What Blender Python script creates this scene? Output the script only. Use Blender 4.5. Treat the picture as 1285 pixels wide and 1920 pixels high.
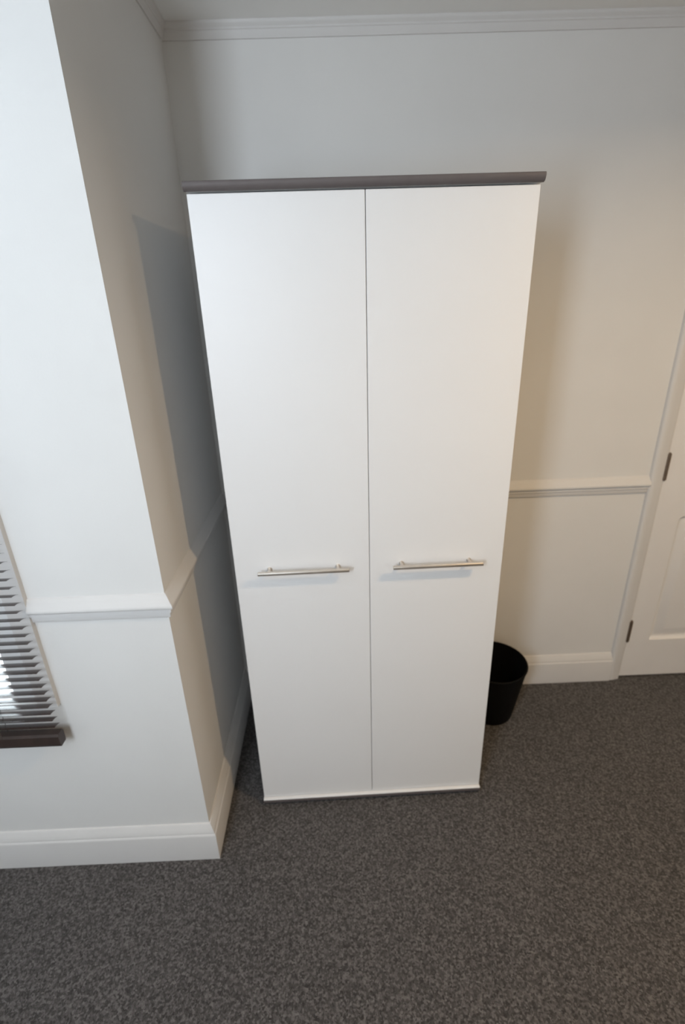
import bpy, bmesh, math, random
from mathutils import Vector, Matrix

for o in list(bpy.data.objects):
    bpy.data.objects.remove(o, do_unlink=True)
scene = bpy.context.scene
C = scene.collection
random.seed(4)

# ------------------------------------------------------------------ camera
cam_d = bpy.data.cameras.new('camera')
cam = bpy.data.objects.new('camera', cam_d)
C.objects.link(cam)
cam.location = (0.29299, -1.23242, 1.62041)
cam.rotation_euler = (1.174417, 0.030948, -0.025110)
cam_d.sensor_fit = 'VERTICAL'
cam_d.sensor_height = 36.0
cam_d.sensor_width = 24.1
cam_d.lens = 941.413 * 36.0 / 1920.0
cam_d.clip_start = 0.02
scene.camera = cam
cam_d.dof.use_dof = True        # slightly missed focus
cam_d.dof.focus_distance = 0.85
cam_d.dof.aperture_fstop = 3.4

# ------------------------------------------------------------------ room measures (metres)
XA = -0.141      # face of the alcove's side wall
YF = -0.154      # face of the window wall
YB = 0.563       # face of the back wall
ZC = 2.336       # ceiling
XL, XR, YR = -1.75, 2.75, -1.98    # far left wall, right wall, wall behind the camera
TH = 0.0171      # the wardrobe stands a degree off the wall

# ------------------------------------------------------------------ world: overcast sky
world = bpy.data.worlds.new('overcast_sky')
scene.world = world
world.use_nodes = True
bg = world.node_tree.nodes['Background']
bg.inputs['Color'].default_value = (0.86, 0.94, 1.0, 1)
bg.inputs['Strength'].default_value = 9.0

# daylight entering by the window behind the photographer
ad = bpy.data.lights.new('window_daylight', 'AREA')
ad.shape = 'RECTANGLE'
ad.size, ad.size_y = 0.36, 1.0
ad.energy = 25
ad.color = (0.785, 0.88, 1.0)
ao = bpy.data.objects.new('window_daylight', ad)
C.objects.link(ao)
ao.location = (-0.50, YR + 0.02, 1.74)
ao.rotation_euler = (math.radians(90), 0, 0)

# warm recessed ceiling downlight, to the right of the photographer
pd = bpy.data.lights.new('downlight', 'AREA')
pd.shape = 'DISK'
pd.size = 0.09
pd.spread = math.radians(161)
pd.energy = 16.8
pd.color = (1.0, 0.70, 0.39)
po = bpy.data.objects.new('downlight', pd)
C.objects.link(po)
po.location = (1.50, -0.82, ZC - 0.006)

scene.view_settings.view_transform = 'Standard'
scene.view_settings.look = 'None'
scene.view_settings.gamma = 1.0
scene.view_settings.use_curve_mapping = False
scene.view_settings.exposure = 0.0

# ------------------------------------------------------------------ materials
def mat(name, col, rough=0.5, metal=0.0, noise=0.0, nscale=8.0, bump=0.0, bscale=300.0, spec=0.5, coat=0.0):
    m = bpy.data.materials.new(name)
    m.use_nodes = True
    nt = m.node_tree
    b = nt.nodes['Principled BSDF']
    b.inputs['Base Color'].default_value = (*col, 1)
    b.inputs['Roughness'].default_value = rough
    b.inputs['Metallic'].default_value = metal
    b.inputs['Specular IOR Level'].default_value = spec
    b.inputs['Coat Weight'].default_value = coat
    tc = nt.nodes.new('ShaderNodeTexCoord')
    if noise > 0:
        n = nt.nodes.new('ShaderNodeTexNoise')
        n.inputs['Scale'].default_value = nscale
        n.inputs['Detail'].default_value = 4
        nt.links.new(tc.outputs['Object'], n.inputs['Vector'])
        r = nt.nodes.new('ShaderNodeValToRGB')
        r.color_ramp.elements[0].position = 0.3
        r.color_ramp.elements[1].position = 0.7
        r.color_ramp.elements[0].color = (*[c * (1 - noise) for c in col], 1)
        r.color_ramp.elements[1].color = (*[min(1, c * (1 + noise)) for c in col], 1)
        nt.links.new(n.outputs['Fac'], r.inputs['Fac'])
        nt.links.new(r.outputs['Color'], b.inputs['Base Color'])
    if bump > 0:
        n2 = nt.nodes.new('ShaderNodeTexNoise')
        n2.inputs['Scale'].default_value = bscale
        n2.inputs['Detail'].default_value = 2
        nt.links.new(tc.outputs['Object'], n2.inputs['Vector'])
        bp = nt.nodes.new('ShaderNodeBump')
        bp.inputs['Strength'].default_value = bump
        bp.inputs['Distance'].default_value = 0.001
        nt.links.new(n2.outputs['Fac'], bp.inputs['Height'])
        nt.links.new(bp.outputs['Normal'], b.inputs['Normal'])
    return m

M = {}
M['wall'] = mat('wall_emulsion', (0.74, 0.735, 0.715), 0.75, noise=0.015, nscale=5, bump=0.12, bscale=220, spec=0.3)
M['ceiling'] = mat('ceiling_emulsion', (0.90, 0.90, 0.88), 0.85, noise=0.01, nscale=5, spec=0.2)
M['trim'] = mat('white_gloss_woodwork', (0.685, 0.675, 0.66), 0.58, noise=0.01, nscale=12, bump=0.05, bscale=60, spec=0.3)
M['door'] = mat('painted_door', (0.80, 0.785, 0.765), 0.45, noise=0.012, nscale=9, bump=0.08, bscale=150)
M['melamine'] = mat('white_melamine', (0.83, 0.83, 0.825), 0.42, noise=0.006, nscale=4, bump=0.04, bscale=500)
M['edge'] = mat('taupe_edging', (0.125, 0.108, 0.105), 0.6, noise=0.05, nscale=40)
M['back'] = mat('hardboard', (0.45, 0.36, 0.27), 0.8, noise=0.1, nscale=30)
M['steel'] = mat('brushed_nickel', (0.70, 0.645, 0.58), 0.42, metal=1.0, noise=0.05, nscale=60)
M['hinge'] = mat('dull_brass_hinge', (0.20, 0.155, 0.12), 0.45, metal=0.7, noise=0.15, nscale=80)
M['black'] = mat('black_plastic', (0.0040, 0.0040, 0.0042), 0.62, noise=0.1, nscale=20, bump=0.05, bscale=400, spec=0.12)
M['glide'] = mat('dark_plastic_glide', (0.02, 0.018, 0.02), 0.6, noise=0.1, nscale=40)
M['slat'] = mat('dark_brown_slat', (0.050, 0.034, 0.030), 0.24, noise=0.15, nscale=40, spec=0.7)
M['rail'] = mat('dark_brown_rail', (0.040, 0.026, 0.021), 0.45, noise=0.2, nscale=30)
M['cord'] = mat('brown_cord', (0.07, 0.05, 0.04), 0.8, noise=0.2, nscale=200)
M['upvc'] = mat('white_window_frame', (0.82, 0.82, 0.81), 0.35, noise=0.01, nscale=10)

# carpet: dark grey heather loop
def carpet():
    m = bpy.data.materials.new('grey_heather_carpet')
    m.use_nodes = True
    nt = m.node_tree
    b = nt.nodes['Principled BSDF']
    b.inputs['Roughness'].default_value = 0.95
    b.inputs['Specular IOR Level'].default_value = 0.12
    b.inputs['Sheen Weight'].default_value = 0.15
    tc = nt.nodes.new('ShaderNodeTexCoord')
    # tufts: every loop of yarn has its own shade
    vc = nt.nodes.new('ShaderNodeTexVoronoi')
    vc.inputs['Scale'].default_value = 210
    nt.links.new(tc.outputs['Object'], vc.inputs['Vector'])
    sp = nt.nodes.new('ShaderNodeSeparateColor')
    nt.links.new(vc.outputs['Color'], sp.inputs[0])
    n = nt.nodes.new('ShaderNodeTexNoise')
    n.inputs['Scale'].default_value = 95
    n.inputs['Detail'].default_value = 4
    n.inputs['Roughness'].default_value = 0.7
    nt.links.new(tc.outputs['Object'], n.inputs['Vector'])
    mxf = nt.nodes.new('ShaderNodeMix')
    mxf.inputs['Factor'].default_value = 0.62
    nt.links.new(sp.outputs[0], mxf.inputs['A'])
    nt.links.new(n.outputs['Fac'], mxf.inputs['B'])
    r = nt.nodes.new('ShaderNodeValToRGB')
    cr = r.color_ramp
    cr.elements[0].position = 0.28
    cr.elements[0].color = (0.040, 0.037, 0.0355, 1)
    cr.elements[1].position = 0.74
    cr.elements[1].color = (0.165, 0.155, 0.150, 1)
    e = cr.elements.new(0.5)
    e.color = (0.080, 0.0745, 0.072, 1)
    nt.links.new(mxf.outputs['Result'], r.inputs['Fac'])
    # broad wear
    n2 = nt.nodes.new('ShaderNodeTexNoise')
    n2.inputs['Scale'].default_value = 3.5
    n2.inputs['Detail'].default_value = 3
    nt.links.new(tc.outputs['Object'], n2.inputs['Vector'])
    mr = nt.nodes.new('ShaderNodeMapRange')
    mr.inputs['To Min'].default_value = 0.88
    mr.inputs['To Max'].default_value = 1.12
    nt.links.new(n2.outputs['Fac'], mr.inputs['Value'])
    mx = nt.nodes.new('ShaderNodeVectorMath')
    mx.operation = 'SCALE'
    nt.links.new(r.outputs['Color'], mx.inputs[0])
    nt.links.new(mr.outputs['Result'], mx.inputs['Scale'])
    nt.links.new(mx.outputs['Vector'], b.inputs['Base Color'])
    v = nt.nodes.new('ShaderNodeTexVoronoi')
    v.inputs['Scale'].default_value = 260
    nt.links.new(tc.outputs['Object'], v.inputs['Vector'])
    bp = nt.nodes.new('ShaderNodeBump')
    bp.inputs['Strength'].default_value = 0.7
    bp.inputs['Distance'].default_value = 0.003
    bp.invert = True
    nt.links.new(v.outputs['Distance'], bp.inputs['Height'])
    nt.links.new(bp.outputs['Normal'], b.inputs['Normal'])
    return m
M['carpet'] = carpet()

def glass():
    m = bpy.data.materials.new('window_glass')
    m.use_nodes = True
    nt = m.node_tree
    nt.nodes.clear()
    out = nt.nodes.new('ShaderNodeOutputMaterial')
    mx = nt.nodes.new('ShaderNodeMixShader')
    t = nt.nodes.new('ShaderNodeBsdfTransparent')
    t.inputs['Color'].default_value = (0.95, 0.97, 0.97, 1)
    g = nt.nodes.new('ShaderNodeBsdfGlossy')
    g.inputs['Roughness'].default_value = 0.02
    mx.inputs['Fac'].default_value = 0.06
    nt.links.new(t.outputs[0], mx.inputs[1])
    nt.links.new(g.outputs[0], mx.inputs[2])
    nt.links.new(mx.outputs[0], out.inputs['Surface'])
    return m
M['glass'] = glass()

# ------------------------------------------------------------------ mesh helpers
def box(bm, x0, x1, y0, y1, z0, z1, bev=0.0, seg=2):
    tmp = bmesh.new()
    bmesh.ops.create_cube(tmp, size=1.0)
    for v in tmp.verts:
        v.co = Vector(((x0 + x1) / 2 + v.co.x * (x1 - x0), (y0 + y1) / 2 + v.co.y * (y1 - y0), (z0 + z1) / 2 + v.co.z * (z1 - z0)))
    if bev > 0:
        bmesh.ops.bevel(tmp, geom=tmp.edges[:], offset=bev, segments=seg, affect='EDGES', profile=0.5)
    me = bpy.data.meshes.new('tmp')
    tmp.to_mesh(me)
    tmp.free()
    bm.from_mesh(me)
    bpy.data.meshes.remove(me)

def prism(bm, poly, z0, z1):
    lo = [bm.verts.new((x, y, z0)) for x, y in poly]
    hi = [bm.verts.new((x, y, z1)) for x, y in poly]
    n = len(poly)
    bm.faces.new(lo[::-1])
    bm.faces.new(hi)
    for i in range(n):
        bm.faces.new((lo[i], lo[(i + 1) % n], hi[(i + 1) % n], hi[i]))

def sweep(bm, prof, fa, fb):
    """prof: list of (depth, height); fa / fb give the 3-D point of each at the two ends."""
    a = [bm.verts.new(fa(d, z)) for d, z in prof]
    b = [bm.verts.new(fb(d, z)) for d, z in prof]
    n = len(prof)
    for i in range(n):
        bm.faces.new((a[i], a[(i + 1) % n], b[(i + 1) % n], b[i]))
    bm.faces.new(a[::-1])
    bm.faces.new(b)

def cyl(bm, p, q, r0, r1=None, seg=20, caps=True):
    p, q = Vector(p), Vector(q)
    r1 = r0 if r1 is None else r1
    ax = (q - p).normalized()
    u = ax.orthogonal().normalized()
    w = ax.cross(u)
    A, B = [], []
    for i in range(seg):
        t = 2 * math.pi * i / seg
        e = u * math.cos(t) + w * math.sin(t)
        A.append(bm.verts.new(p + e * r0))
        B.append(bm.verts.new(q + e * r1))
    for i in range(seg):
        j = (i + 1) % seg
        bm.faces.new((A[i], A[j], B[j], B[i]))
    if caps:
        bm.faces.new(A[::-1])
        bm.faces.new(B)

def lathe(bm, prof, cx, cy, seg=64):
    """closed profile of (radius, z)"""
    rings = []
    for r, z in prof:
        if r < 1e-6:
            rings.append([bm.verts.new((cx, cy, z))])
        else:
            rings.append([bm.verts.new((cx + r * math.cos(2 * math.pi * i / seg), cy + r * math.sin(2 * math.pi * i / seg), z)) for i in range(seg)])
    for k in range(len(rings) - 1):
        a, b = rings[k], rings[k + 1]
        for i in range(seg):
            j = (i + 1) % seg
            if len(a) == 1 and len(b) == 1:
                continue
            if len(a) == 1:
                bm.faces.new((a[0], b[j], b[i]))
            elif len(b) == 1:
                bm.faces.new((a[i], a[j], b[0]))
            else:
                bm.faces.new((a[i], a[j], b[j], b[i]))

def obj(name, bm, m, parent=None, smooth=None):
    bmesh.ops.recalc_face_normals(bm, faces=bm.faces[:])
    me = bpy.data.meshes.new(name)
    bm.to_mesh(me)
    bm.free()
    me.materials.append(M[m])
    if smooth is not None:
        for pl in me.polygons:
            pl.use_smooth = True
        me.set_sharp_from_angle(angle=math.radians(smooth))
    o = bpy.data.objects.new(name, me)
    C.objects.link(o)
    if parent:
        o.parent = parent
    return o

def tag(o, label=None, cat=None, kind=None, group=None):
    if label: o['label'] = label
    if cat: o['category'] = cat
    if kind: o['kind'] = kind
    if group: o['group'] = group
    return o

def empty(name, loc, rz=0):
    o = bpy.data.objects.new(name, None)
    o.empty_display_size = 0.05
    C.objects.link(o)
    o.location = loc
    o.rotation_euler = (0, 0, rz)
    return o

def struct(name, bm, m, label, cat, smooth=None):
    return tag(obj(name, bm, m, None, smooth), label, cat, 'structure')

# ------------------------------------------------------------------ room shell
T = 0.15
bm = bmesh.new(); box(bm, XL - T, XR + T, YR - T, YB + T, -0.10, 0.0)
struct('floor', bm, 'carpet', 'dark grey heather short pile carpet covering the whole floor', 'floor')
bm = bmesh.new(); box(bm, XL - T, XR + T, YR - T, YB + T, ZC, ZC + 0.12)
struct('ceiling', bm, 'ceiling', 'plain off-white painted ceiling above the wardrobe', 'ceiling')

# window opening in the wall on the left
WX0, WX1, WZ0, WZ1 = -1.36, -0.53, 0.652, 1.98
bm = bmesh.new()
prism(bm, [(WX1, YF), (XA, YF), (XA - T, YF + T), (WX1, YF + T)], 0, ZC)
box(bm, XL, WX0, YF, YF + T, 0, ZC)
box(bm, WX0, WX1, YF, YF + T, 0, WZ0)
box(bm, WX0, WX1, YF, YF + T, WZ1, ZC)
struct('wall_left', bm, 'wall', 'white painted wall that holds the window with the brown blind', 'wall')
bm = bmesh.new()
prism(bm, [(XA, YF), (XA, YB), (XA - T, YB), (XA - T, YF + T)], 0, ZC)
struct('wall_alcove', bm, 'wall', 'shaded side wall of the alcove beside the wardrobe', 'wall')
# back wall with the door opening
DX0, DX1, DZ1 = 1.540, 2.322, 1.995
bm = bmesh.new()
box(bm, XA - T, DX0, YB, YB + T, 0, ZC)
box(bm, DX0, DX1, YB, YB + T, DZ1, ZC)
box(bm, DX1, XR + T, YB, YB + T, 0, ZC)
struct('wall_back', bm, 'wall', 'off-white painted wall behind the wardrobe and the bin', 'wall')
bm = bmesh.new(); box(bm, XR, XR + T, YR - T, YB, 0, ZC)
struct('wall_right', bm, 'wall', 'off-white painted wall past the panelled door', 'wall')
bm = bmesh.new(); box(bm, XL - T, XL, YR - T, YF + T, 0, ZC)
struct('wall_end', bm, 'wall', 'off-white painted wall past the window with the blind', 'wall')
# wall behind the photographer, with the window opening, closed by an added sheet
RX0, RX1, RZ0, RZ1 = -0.73, -0.27, 1.22, 2.26
bm = bmesh.new()
box(bm, XL, RX0, YR - T, YR, 0, ZC)
box(bm, RX1, XR, YR - T, YR, 0, ZC)
box(bm, RX0, RX1, YR - T, YR, 0, RZ0)
box(bm, RX0, RX1, YR - T, YR, RZ1, ZC)
struct('wall_rear', bm, 'wall', 'off-white painted wall facing the wardrobe', 'wall')

win2 = empty('window_2', (RX0, YR, 0))
tag(win2, 'window facing the wardrobe closed by an added pale sheet that keeps the sky out', 'window', 'structure')
bm = bmesh.new()
w2 = RX1 - RX0
for (x0, x1, z0, z1) in ((0, 0.03, RZ0, RZ1), (w2 - 0.03, w2, RZ0, RZ1), (0.03, w2 - 0.03, RZ0, RZ0 + 0.03), (0.03, w2 - 0.03, RZ1 - 0.03, RZ1)):
    box(bm, x0, x1, -0.10, -0.05, z0, z1)
obj('window_frame', bm, 'upvc', win2)
bm = bmesh.new(); box(bm, 0.004, w2 - 0.004, -0.035, -0.033, RZ0 + 0.002, RZ1 - 0.002)  # unseen sheet, added to keep the sky's light out of this opening
obj('sky_block_sheet', bm, 'upvc', win2)

# ------------------------------------------------------------------ dado rails
z = 0.971
DADO = [(0, z), (0.004, z - 0.002), (0.009, z - 0.010), (0.0145, z - 0.020), (0.019, z - 0.025), (0.0205, z - 0.029), (0.0205, z - 0.034),
        (0.018, z - 0.037), (0.013, z - 0.038), (0.0125, z - 0.049), (0.008, z - 0.052), (0.0075, z - 0.064), (0.005, z - 0.068), (0, z - 0.069)]
WFX = -0.478        # outer edge of the window surround
AX0 = 1.492         # outer edge of the door surround
bm = bmesh.new(); sweep(bm, DADO, lambda d, h: (WFX, YF - d, h), lambda d, h: (XA + d, YF - d, h))
struct('trim_1', bm, 'trim', 'white dado rail between the window and the wall corner', 'dado rail', 40)
bm = bmesh.new(); sweep(bm, DADO, lambda d, h: (XA + d, YF - d, h), lambda d, h: (XA + d, YB - d, h))
struct('trim_2', bm, 'trim', 'dado rail running back into the shaded alcove beside the wardrobe', 'dado rail', 40)
bm = bmesh.new(); sweep(bm, DADO, lambda d, h: (XA + d, YB - d, h), lambda d, h: (AX0 + 0.004, YB - d, h))
struct('trim_3', bm, 'trim', 'dado rail from behind the wardrobe to the door surround', 'dado rail', 40)

# ------------------------------------------------------------------ baseboards
BASE = [(0, 0.142), (0.004, 0.1415), (0.007, 0.137), (0.011, 0.127), (0.015, 0.119), (0.0165, 0.113), (0.0165, 0.111), (0.0195, 0.108), (0.0205, 0.104), (0.0205, 0), (0, 0)]
bm = bmesh.new(); sweep(bm, BASE, lambda d, h: (XL, YF - d, h), lambda d, h: (XA + d, YF - d, h))
struct('baseboard_left', bm, 'trim', 'white moulded skirting board below the window', 'skirting board', 40)
bm = bmesh.new(); sweep(bm, BASE, lambda d, h: (XA + d, YF - d, h), lambda d, h: (XA + d, YB - d, h))
struct('baseboard_alcove', bm, 'trim', 'skirting board along the alcove side wall beside the wardrobe', 'skirting board', 40)
bm = bmesh.new(); sweep(bm, BASE, lambda d, h: (XA + d, YB - d, h), lambda d, h: (AX0 + 0.004, YB - d, h))
struct('baseboard_back', bm, 'trim', 'skirting board behind the black bin, ending at the door surround', 'skirting board', 40)
bm = bmesh.new(); sweep(bm, BASE, lambda d, h: (XR - d, YB, h), lambda d, h: (XR - d, YR, h))
struct('baseboard_right', bm, 'trim', 'skirting board along the wall past the panelled door', 'skirting board', 40)

# ------------------------------------------------------------------ cornice
z = ZC
CORN = [(0, z), (0.020, z), (0.020, z - 0.004), (0.0175, z - 0.008), (0.0125, z - 0.013), (0.0125, z - 0.017), (0.010, z - 0.019), (0.009, z - 0.027), (0.006, z - 0.032), (0.0045, z - 0.036), (0, z - 0.0365)]
bm = bmesh.new(); sweep(bm, CORN, lambda d, h: (XA + d, YB - d, h), lambda d, h: (XR, YB - d, h))
struct('trim_4', bm, 'trim', 'small stepped cornice where the back wall meets the ceiling', 'cornice', 35)
bm = bmesh.new(); sweep(bm, CORN, lambda d, h: (XA + d, YF - d, h), lambda d, h: (XA + d, YB - d, h))
struct('trim_5', bm, 'trim', 'small stepped cornice along the top of the alcove side wall', 'cornice', 35)
bm = bmesh.new(); sweep(bm, CORN, lambda d, h: (XL, YF - d, h), lambda d, h: (XA + d, YF - d, h))
struct('trim_6', bm, 'trim', 'small stepped cornice above the window with the blind', 'cornice', 35)

# ------------------------------------------------------------------ door and its surround
# architrave profile: (distance from the outer edge, depth)
ARW = 0.053
ARCH = [(0, 0), (0, 0.010), (0.002, 0.0135), (0.007, 0.0165), (0.013, 0.0175), (0.022, 0.0165), (0.030, 0.0145), (0.040, 0.0125), (0.048, 0.011), (0.052, 0.009), (ARW, 0.006), (ARW, 0)]
AX1, AZ = DX1 + (DX0 - AX0) , DZ1 + (DX0 - AX0)
bm = bmesh.new()
sweep(bm, ARCH, lambda w, d: (AX0 + w, YB - d, 0), lambda w, d: (AX0 + w, YB - d, AZ - w))
sweep(bm, ARCH, lambda w, d: (AX0 + w, YB - d, AZ - w), lambda w, d: (AX1 - w, YB - d, AZ - w))
sweep(bm, ARCH, lambda w, d: (AX1 - w, YB - d, AZ - w), lambda w, d: (AX1 - w, YB - d, 0))
struct('trim_7', bm, 'trim', 'white moulded surround around the panelled door', 'door surround', 40)

door = empty('door_1', (DX0, YB, 0))
tag(door, 'white panelled door hung on dark metal hinges', 'door', 'structure')
LX0, LX1, LZ0, LZ1 = 0.009, 0.771, 0.010, 1.985      # leaf, local to the door's empty
YD = -0.002                                          # front face of the leaf
LT = 0.038
bm = bmesh.new()
box(bm, 0.0, 0.0045, 0.004, 0.14, 0, DZ1); box(bm, DX1 - DX0 - 0.0045, DX1 - DX0, 0.004, 0.14, 0, DZ1); box(bm, 0, DX1 - DX0, 0.004, 0.14, DZ1 - 0.004, DZ1)
box(bm, 0.0045, DX1 - DX0 - 0.0045, 0.06, 0.075, 0, DZ1 - 0.004)
obj('door_lining', bm, 'trim', door)
# panel openings cut in the leaf
PX = [(0.108, 0.345), (0.435, 0.672)]
PZ = [(0.203, 0.796), (0.955, 1.875)]
def rounded(x0, x1, z0, z1, r, n=5):
    pts = [(x0, z0), (x1, z0)]
    for k in range(n + 1):
        t = math.pi / 2 * k / n
        pts.append((x1 - r + r * math.cos(t), z1 - r + r * math.sin(t)))
    for k in range(n + 1):
        t = math.pi / 2 + math.pi / 2 * k / n
        pts.append((x0 + r + r * math.cos(t), z1 - r + r * math.sin(t)))
    return pts
bm = bmesh.new()
xs = [LX0, PX[0][0], PX[0][1], PX[1][0], PX[1][1], LX1]
zs = [LZ0, PZ[0][0], PZ[0][1], PZ[1][0], PZ[1][1], LZ1]
for i in range(5):
    for k in range(5):
        x0, x1, z0, z1 = xs[i], xs[i + 1], zs[k], zs[k + 1]
        if i in (1, 3) and k in (1, 3):
            # rectangle with a round-topped hole: fill the two upper spandrels
            r = 0.022
            pts = rounded(x0, x1, z0, z1, r)
            for cx, lst in ((x1, pts[2:8]), (x0, pts[8:14])):
                c = bm.verts.new((cx, YD, z1))
                vs = [bm.verts.new((p[0], YD, p[1])) for p in lst]
                for a in range(len(vs) - 1):
                    bm.faces.new((c, vs[a], vs[a + 1]))
        else:
            bm.faces.new([bm.verts.new(v) for v in ((x0, YD, z0), (x1, YD, z0), (x1, YD, z1), (x0, YD, z1))])
# edges and back of the leaf
for q in (((LX0, LZ0), (LX0, LZ1)), ((LX0, LZ1), (LX1, LZ1)), ((LX1, LZ1), (LX1, LZ0)), ((LX1, LZ0), (LX0, LZ0))):
    (ax, az), (bx_, bz) = q
    bm.faces.new([bm.verts.new(v) for v in ((ax, YD, az), (bx_, YD, bz), (bx_, YD + LT, bz), (ax, YD + LT, az))])
bm.faces.new([bm.verts.new(v) for v in ((LX0, YD + LT, LZ0), (LX0, YD + LT, LZ1), (LX1, YD + LT, LZ1), (LX1, YD + LT, LZ0))])
bmesh.ops.remove_doubles(bm, verts=bm.verts[:], dist=0.0002)
leaf = obj('leaf', bm, 'door', door)
for (x0, x1) in PX:
    for (z0, z1) in PZ:
        bm = bmesh.new()
        # moulding: (inset, depth behind the leaf's face)
        rings = []
        for ins, dep in ((0, 0), (0.0015, 0.0035), (0.007, 0.0095), (0.013, 0.0130), (0.020, 0.0135), (0.026, 0.0115), (0.046, 0.0045), (0.054, 0.0022), (0.056, 0.0020)):
            r = max(0.004, 0.022 - ins * 0.4)
            rings.append([bm.verts.new((px, YD + dep, pz)) for px, pz in rounded(x0 + ins, x1 - ins, z0 + ins, z1 - ins, r)])
        for a, b in zip(rings, rings[1:]):
            n = len(a)
            for i in range(n):
                bm.faces.new((a[i], a[(i + 1) % n], b[(i + 1) % n], b[i]))
        bm.faces.new(rings[-1])
        obj('panel', bm, 'door', leaf, 30)
for zc_ in (0.258, 1.007, 1.76):
    bm = bmesh.new()
    hx, hy, hh = 0.0065, -0.0085, 0.052
    for k in range(5):
        z0 = zc_ - hh + k * (2 * hh / 5)
        cyl(bm, (hx, hy, z0 + 0.0006), (hx, hy, z0 + 2 * hh / 5 - 0.0006), 0.0078, seg=16)
    cyl(bm, (hx, hy, zc_ - hh - 0.003), (hx, hy, zc_ + hh + 0.003), 0.0055, seg=12)
    box(bm, hx - 0.0045, hx - 0.0015, hy, 0.030, zc_ - hh, zc_ + hh)
    box(bm, hx + 0.0015, hx + 0.0040, hy, 0.030, zc_ - hh, zc_ + hh)
    tag(obj('hinge', bm, 'hinge', door, 40), 'dark metal butt hinge')

# ------------------------------------------------------------------ window behind the blind
win = empty('window_1', (WFX, YF, 0))
tag(win, 'white framed window covered by the brown slatted blind', 'window', 'structure')
fx0, fx1 = WX0 - 0.052 - WFX, 0.0
fz0, fz1 = 0.638, WZ1 + 0.052
bm = bmesh.new()
for (x0, x1, z0, z1) in ((fx0, WX0 - WFX, fz0, fz1), (WX1 - WFX, fx1, fz0, fz1), (WX0 - WFX, WX1 - WFX, fz0, WZ0), (WX0 - WFX, WX1 - WFX, WZ1, fz1)):
    box(bm, x0, x1, -0.014, 0.0, z0, z1)
obj('surround', bm, 'trim', win)
bm = bmesh.new()
ix0, ix1 = WX0 - WFX, WX1 - WFX
fw, fb = 0.072, 0.020
for (x0, x1, z0, z1) in ((ix0, ix0 + fw, WZ0, WZ1), (ix1 - fw, ix1, WZ0, WZ1), (ix0 + fw, ix1 - fw, WZ0, WZ0 + fb), (ix0 + fw, ix1 - fw, WZ1 - fw, WZ1), (ix0 + fw, ix1 - fw, 1.50, 1.545)):
    box(bm, x0, x1, 0.012, 0.062, z0, z1)
fr = obj('window_frame', bm, 'upvc', win)
for z0, z1 in ((WZ0 + fb, 1.50), (1.545, WZ1 - fw)):
    bm = bmesh.new(); box(bm, ix0 + fw, ix1 - fw, 0.034, 0.038, z0, z1)
    obj('pane', bm, 'glass', win)

# ------------------------------------------------------------------ venetian blind
BX1, BX0 = -0.474, -1.41
BY = YF - 0.043                      # slat centre line
blind = empty('venetian_blind', (0, BY, 0))
tag(blind, 'dark brown slatted venetian blind hanging over the white window', 'blind')
PITCH, SW, TILT = 0.0223, 0.025, math.radians(15)
bm = bmesh.new()
N = 6
top, bot = [], []
for k in range(N + 1):
    u = -0.5 + k / N
    y = u * SW
    zz = 0.0016 * (1 - (2 * u) ** 2)
    top.append((y, zz + 0.0002)); bot.append((y, zz - 0.0002))
prof = top + bot[::-1]
ct, st = math.cos(TILT), math.sin(TILT)
prof = [(y * ct + zz * st, -y * st + zz * ct) for y, zz in prof]
sweep(bm, prof, lambda d, h: (BX0, d, h), lambda d, h: (BX1, d, h))
ZB0 = 0.603
nsl = int((1.985 - ZB0) / PITCH)
s0 = obj('slat', bm, 'slat', blind, 30)
s0.location = (0, 0, ZB0)
for k in range(1, nsl):
    s = s0.copy(); C.objects.link(s); s.parent = blind
    s.location = (random.uniform(-0.0012, 0.0012), 0, ZB0 + k * PITCH)
    s.rotation_euler = (random.uniform(-0.02, 0.02), 0, 0)
# bottom rail with a rounded section
bm = bmesh.new()
rp = [(-0.0135, 0.008), (-0.011, 0.0), (0.011, 0.0), (0.0135, 0.008), (0.0135, 0.034), (0.010, 0.041), (-0.010, 0.041), (-0.0135, 0.034)]
sweep(bm, [(y, h + 0.540) for y, h in rp], lambda d, h: (BX0, d, h), lambda d, h: (BX1 + 0.002, d, h))
rail = obj('bottom_rail', bm, 'rail', blind)
bm = bmesh.new(); box(bm, BX0 - 0.004, BX1 + 0.004, -0.025, 0.028, 1.985, 2.035, 0.002)
obj('headrail', bm, 'rail', blind)
for x in (-0.62, -0.94, -1.26):
    for y in (-0.0132, 0.0132):
        bm = bmesh.new(); cyl(bm, (x, y, 0.575), (x, y, 1.99), 0.0007, seg=6)
        obj('ladder_cord', bm, 'cord', blind)

# ------------------------------------------------------------------ wardrobe
W, D, H, ZB = 0.76, 0.50, 1.8615, 0.014
ward = empty('wardrobe', (0, 0, 0), TH)
tag(ward, 'tall white two-door wardrobe with horizontal bar handles standing in the alcove', 'wardrobe')
bm = bmesh.new(); box(bm, 0.0, W, 0.0, D, ZB, ZB + 0.0165, 0.0010, 1)
botb = obj('bottom_board', bm, 'melamine', ward)
bm = bmesh.new()
ep = [(0.0004, ZB + 0.0002), (-0.0004, ZB + 0.0010), (-0.0008, ZB + 0.004), (-0.0008, ZB + 0.0105), (-0.0004, ZB + 0.0125), (0.0004, ZB + 0.0130)]
sweep(bm, ep, lambda d, h: (-0.0004, d, h), lambda d, h: (W + 0.0004, d, h))
tag(obj('front_edging', bm, 'edge', botb, 40), 'grey-brown edging of the bottom board')
bm = bmesh.new(); box(bm, 0.0, W, 0.0075, D, H - 0.018, H, 0.0006, 1)
topb = obj('top_board', bm, 'melamine', ward)
bm = bmesh.new()
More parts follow.
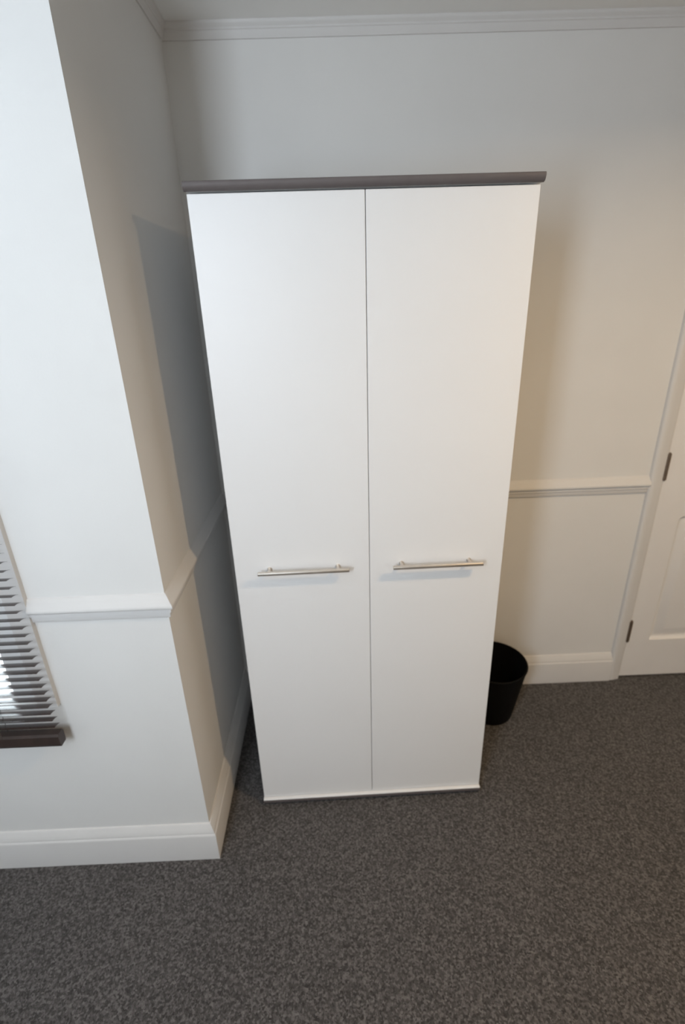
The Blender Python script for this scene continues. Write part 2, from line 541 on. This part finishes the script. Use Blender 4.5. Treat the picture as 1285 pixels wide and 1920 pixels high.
ep = [(0.0115, H - 0.0181), (0.0060, H - 0.0165), (0.0025, H - 0.0130), (0.0006, H - 0.0085), (0.0, H - 0.0040), (0.0016, H - 0.0008), (0.0040, H + 0.0002), (0.0115, H + 0.0002)]
sweep(bm, ep, lambda d, h: (-0.0025, d - 0.004, h), lambda d, h: (W + 0.0030, d - 0.004, h))
tag(obj('front_edging', bm, 'edge', topb, 40), 'grey-brown edging of the top board')
for x0 in (0.001, W - 0.019):
    bm = bmesh.new(); box(bm, x0, x0 + 0.018, 0.030, D, ZB + 0.0165, H - 0.018, 0.0006, 1)
    obj('side_panel', bm, 'melamine', ward)
bm = bmesh.new(); box(bm, 0.019, W - 0.019, D - 0.006, D - 0.002, ZB + 0.0165, H - 0.018)
obj('back_panel', bm, 'back', ward)
bm = bmesh.new(); box(bm, 0.019, W - 0.019, 0.034, D - 0.006, 1.58, 1.598)
obj('shelf', bm, 'melamine', ward)
DZ0, DZT = ZB + 0.0195, H - 0.0215
for (x0, x1, h0, h1, p0, p1) in ((0.0015, 0.3790, 0.0675, 0.3215, 0.0985, 0.2905), (0.3806, 0.7585, 0.4430, 0.6960, 0.4700, 0.6620)):
    bm = bmesh.new(); box(bm, x0, x1, 0.010, 0.028, DZ0, DZT, 0.0008, 1)
    dr = obj('door', bm, 'melamine', ward)
    bm = bmesh.new()
    zh, y0, y1 = 0.9345, -0.022, -0.011
    box(bm, h0, h1, y0, y1, zh - 0.0045, zh + 0.0045, 0.0018, 3)
    for px in (p0, p1):
        cyl(bm, (px, 0.0101, zh), (px, y1 - 0.002, zh), 0.0050, seg=20)
        cyl(bm, (px, 0.0101, zh), (px, 0.0080, zh), 0.0066, seg=20)
    tag(obj('handle', bm, 'steel', dr, 40), 'brushed metal bar handle')
for x in (0.045, W / 2, W - 0.045):
    for y in (0.03, D - 0.04):
        bm = bmesh.new(); lathe(bm, [(0, 0.0), (0.014, 0.0), (0.0155, 0.002), (0.0155, 0.011), (0.012, ZB), (0, ZB)], x, y, 20)
        obj('foot', bm, 'glide', ward, 40)

# ------------------------------------------------------------------ waste bin
BCX, BCY, BH, RT, RBO = 0.908, 0.400, 0.258, 0.133, 0.093
binr = empty('waste_bin', (BCX, BCY, 0))
tag(binr, 'round black plastic waste bin on the carpet beside the wardrobe', 'bin')
t = 0.0022
bm = bmesh.new()
lathe(bm, [(0, 0.004), (RBO - 0.020, 0.004), (RBO - 0.016, 0.0), (RBO - 0.010, 0.0), (RBO - 0.003, 0.004), (RBO, 0.012), (RT - 0.004, BH - 0.006),
           (RT - 0.004 - t, BH - 0.006), (RBO - t, 0.014), (RBO - 0.010, 0.0075), (0, 0.0075)], 0, 0, 72)
obj('body', bm, 'black', binr, 40)
bm = bmesh.new()
ring = [(RT - 0.0045 + 0.0035 * math.cos(a), BH - 0.0045 + 0.0045 * math.sin(a)) for a in [2 * math.pi * k / 10 for k in range(10)]]
lathe(bm, ring + [ring[0]], 0, 0, 72)
bmesh.ops.remove_doubles(bm, verts=bm.verts[:], dist=1e-5)
obj('rim', bm, 'black', binr, 60)
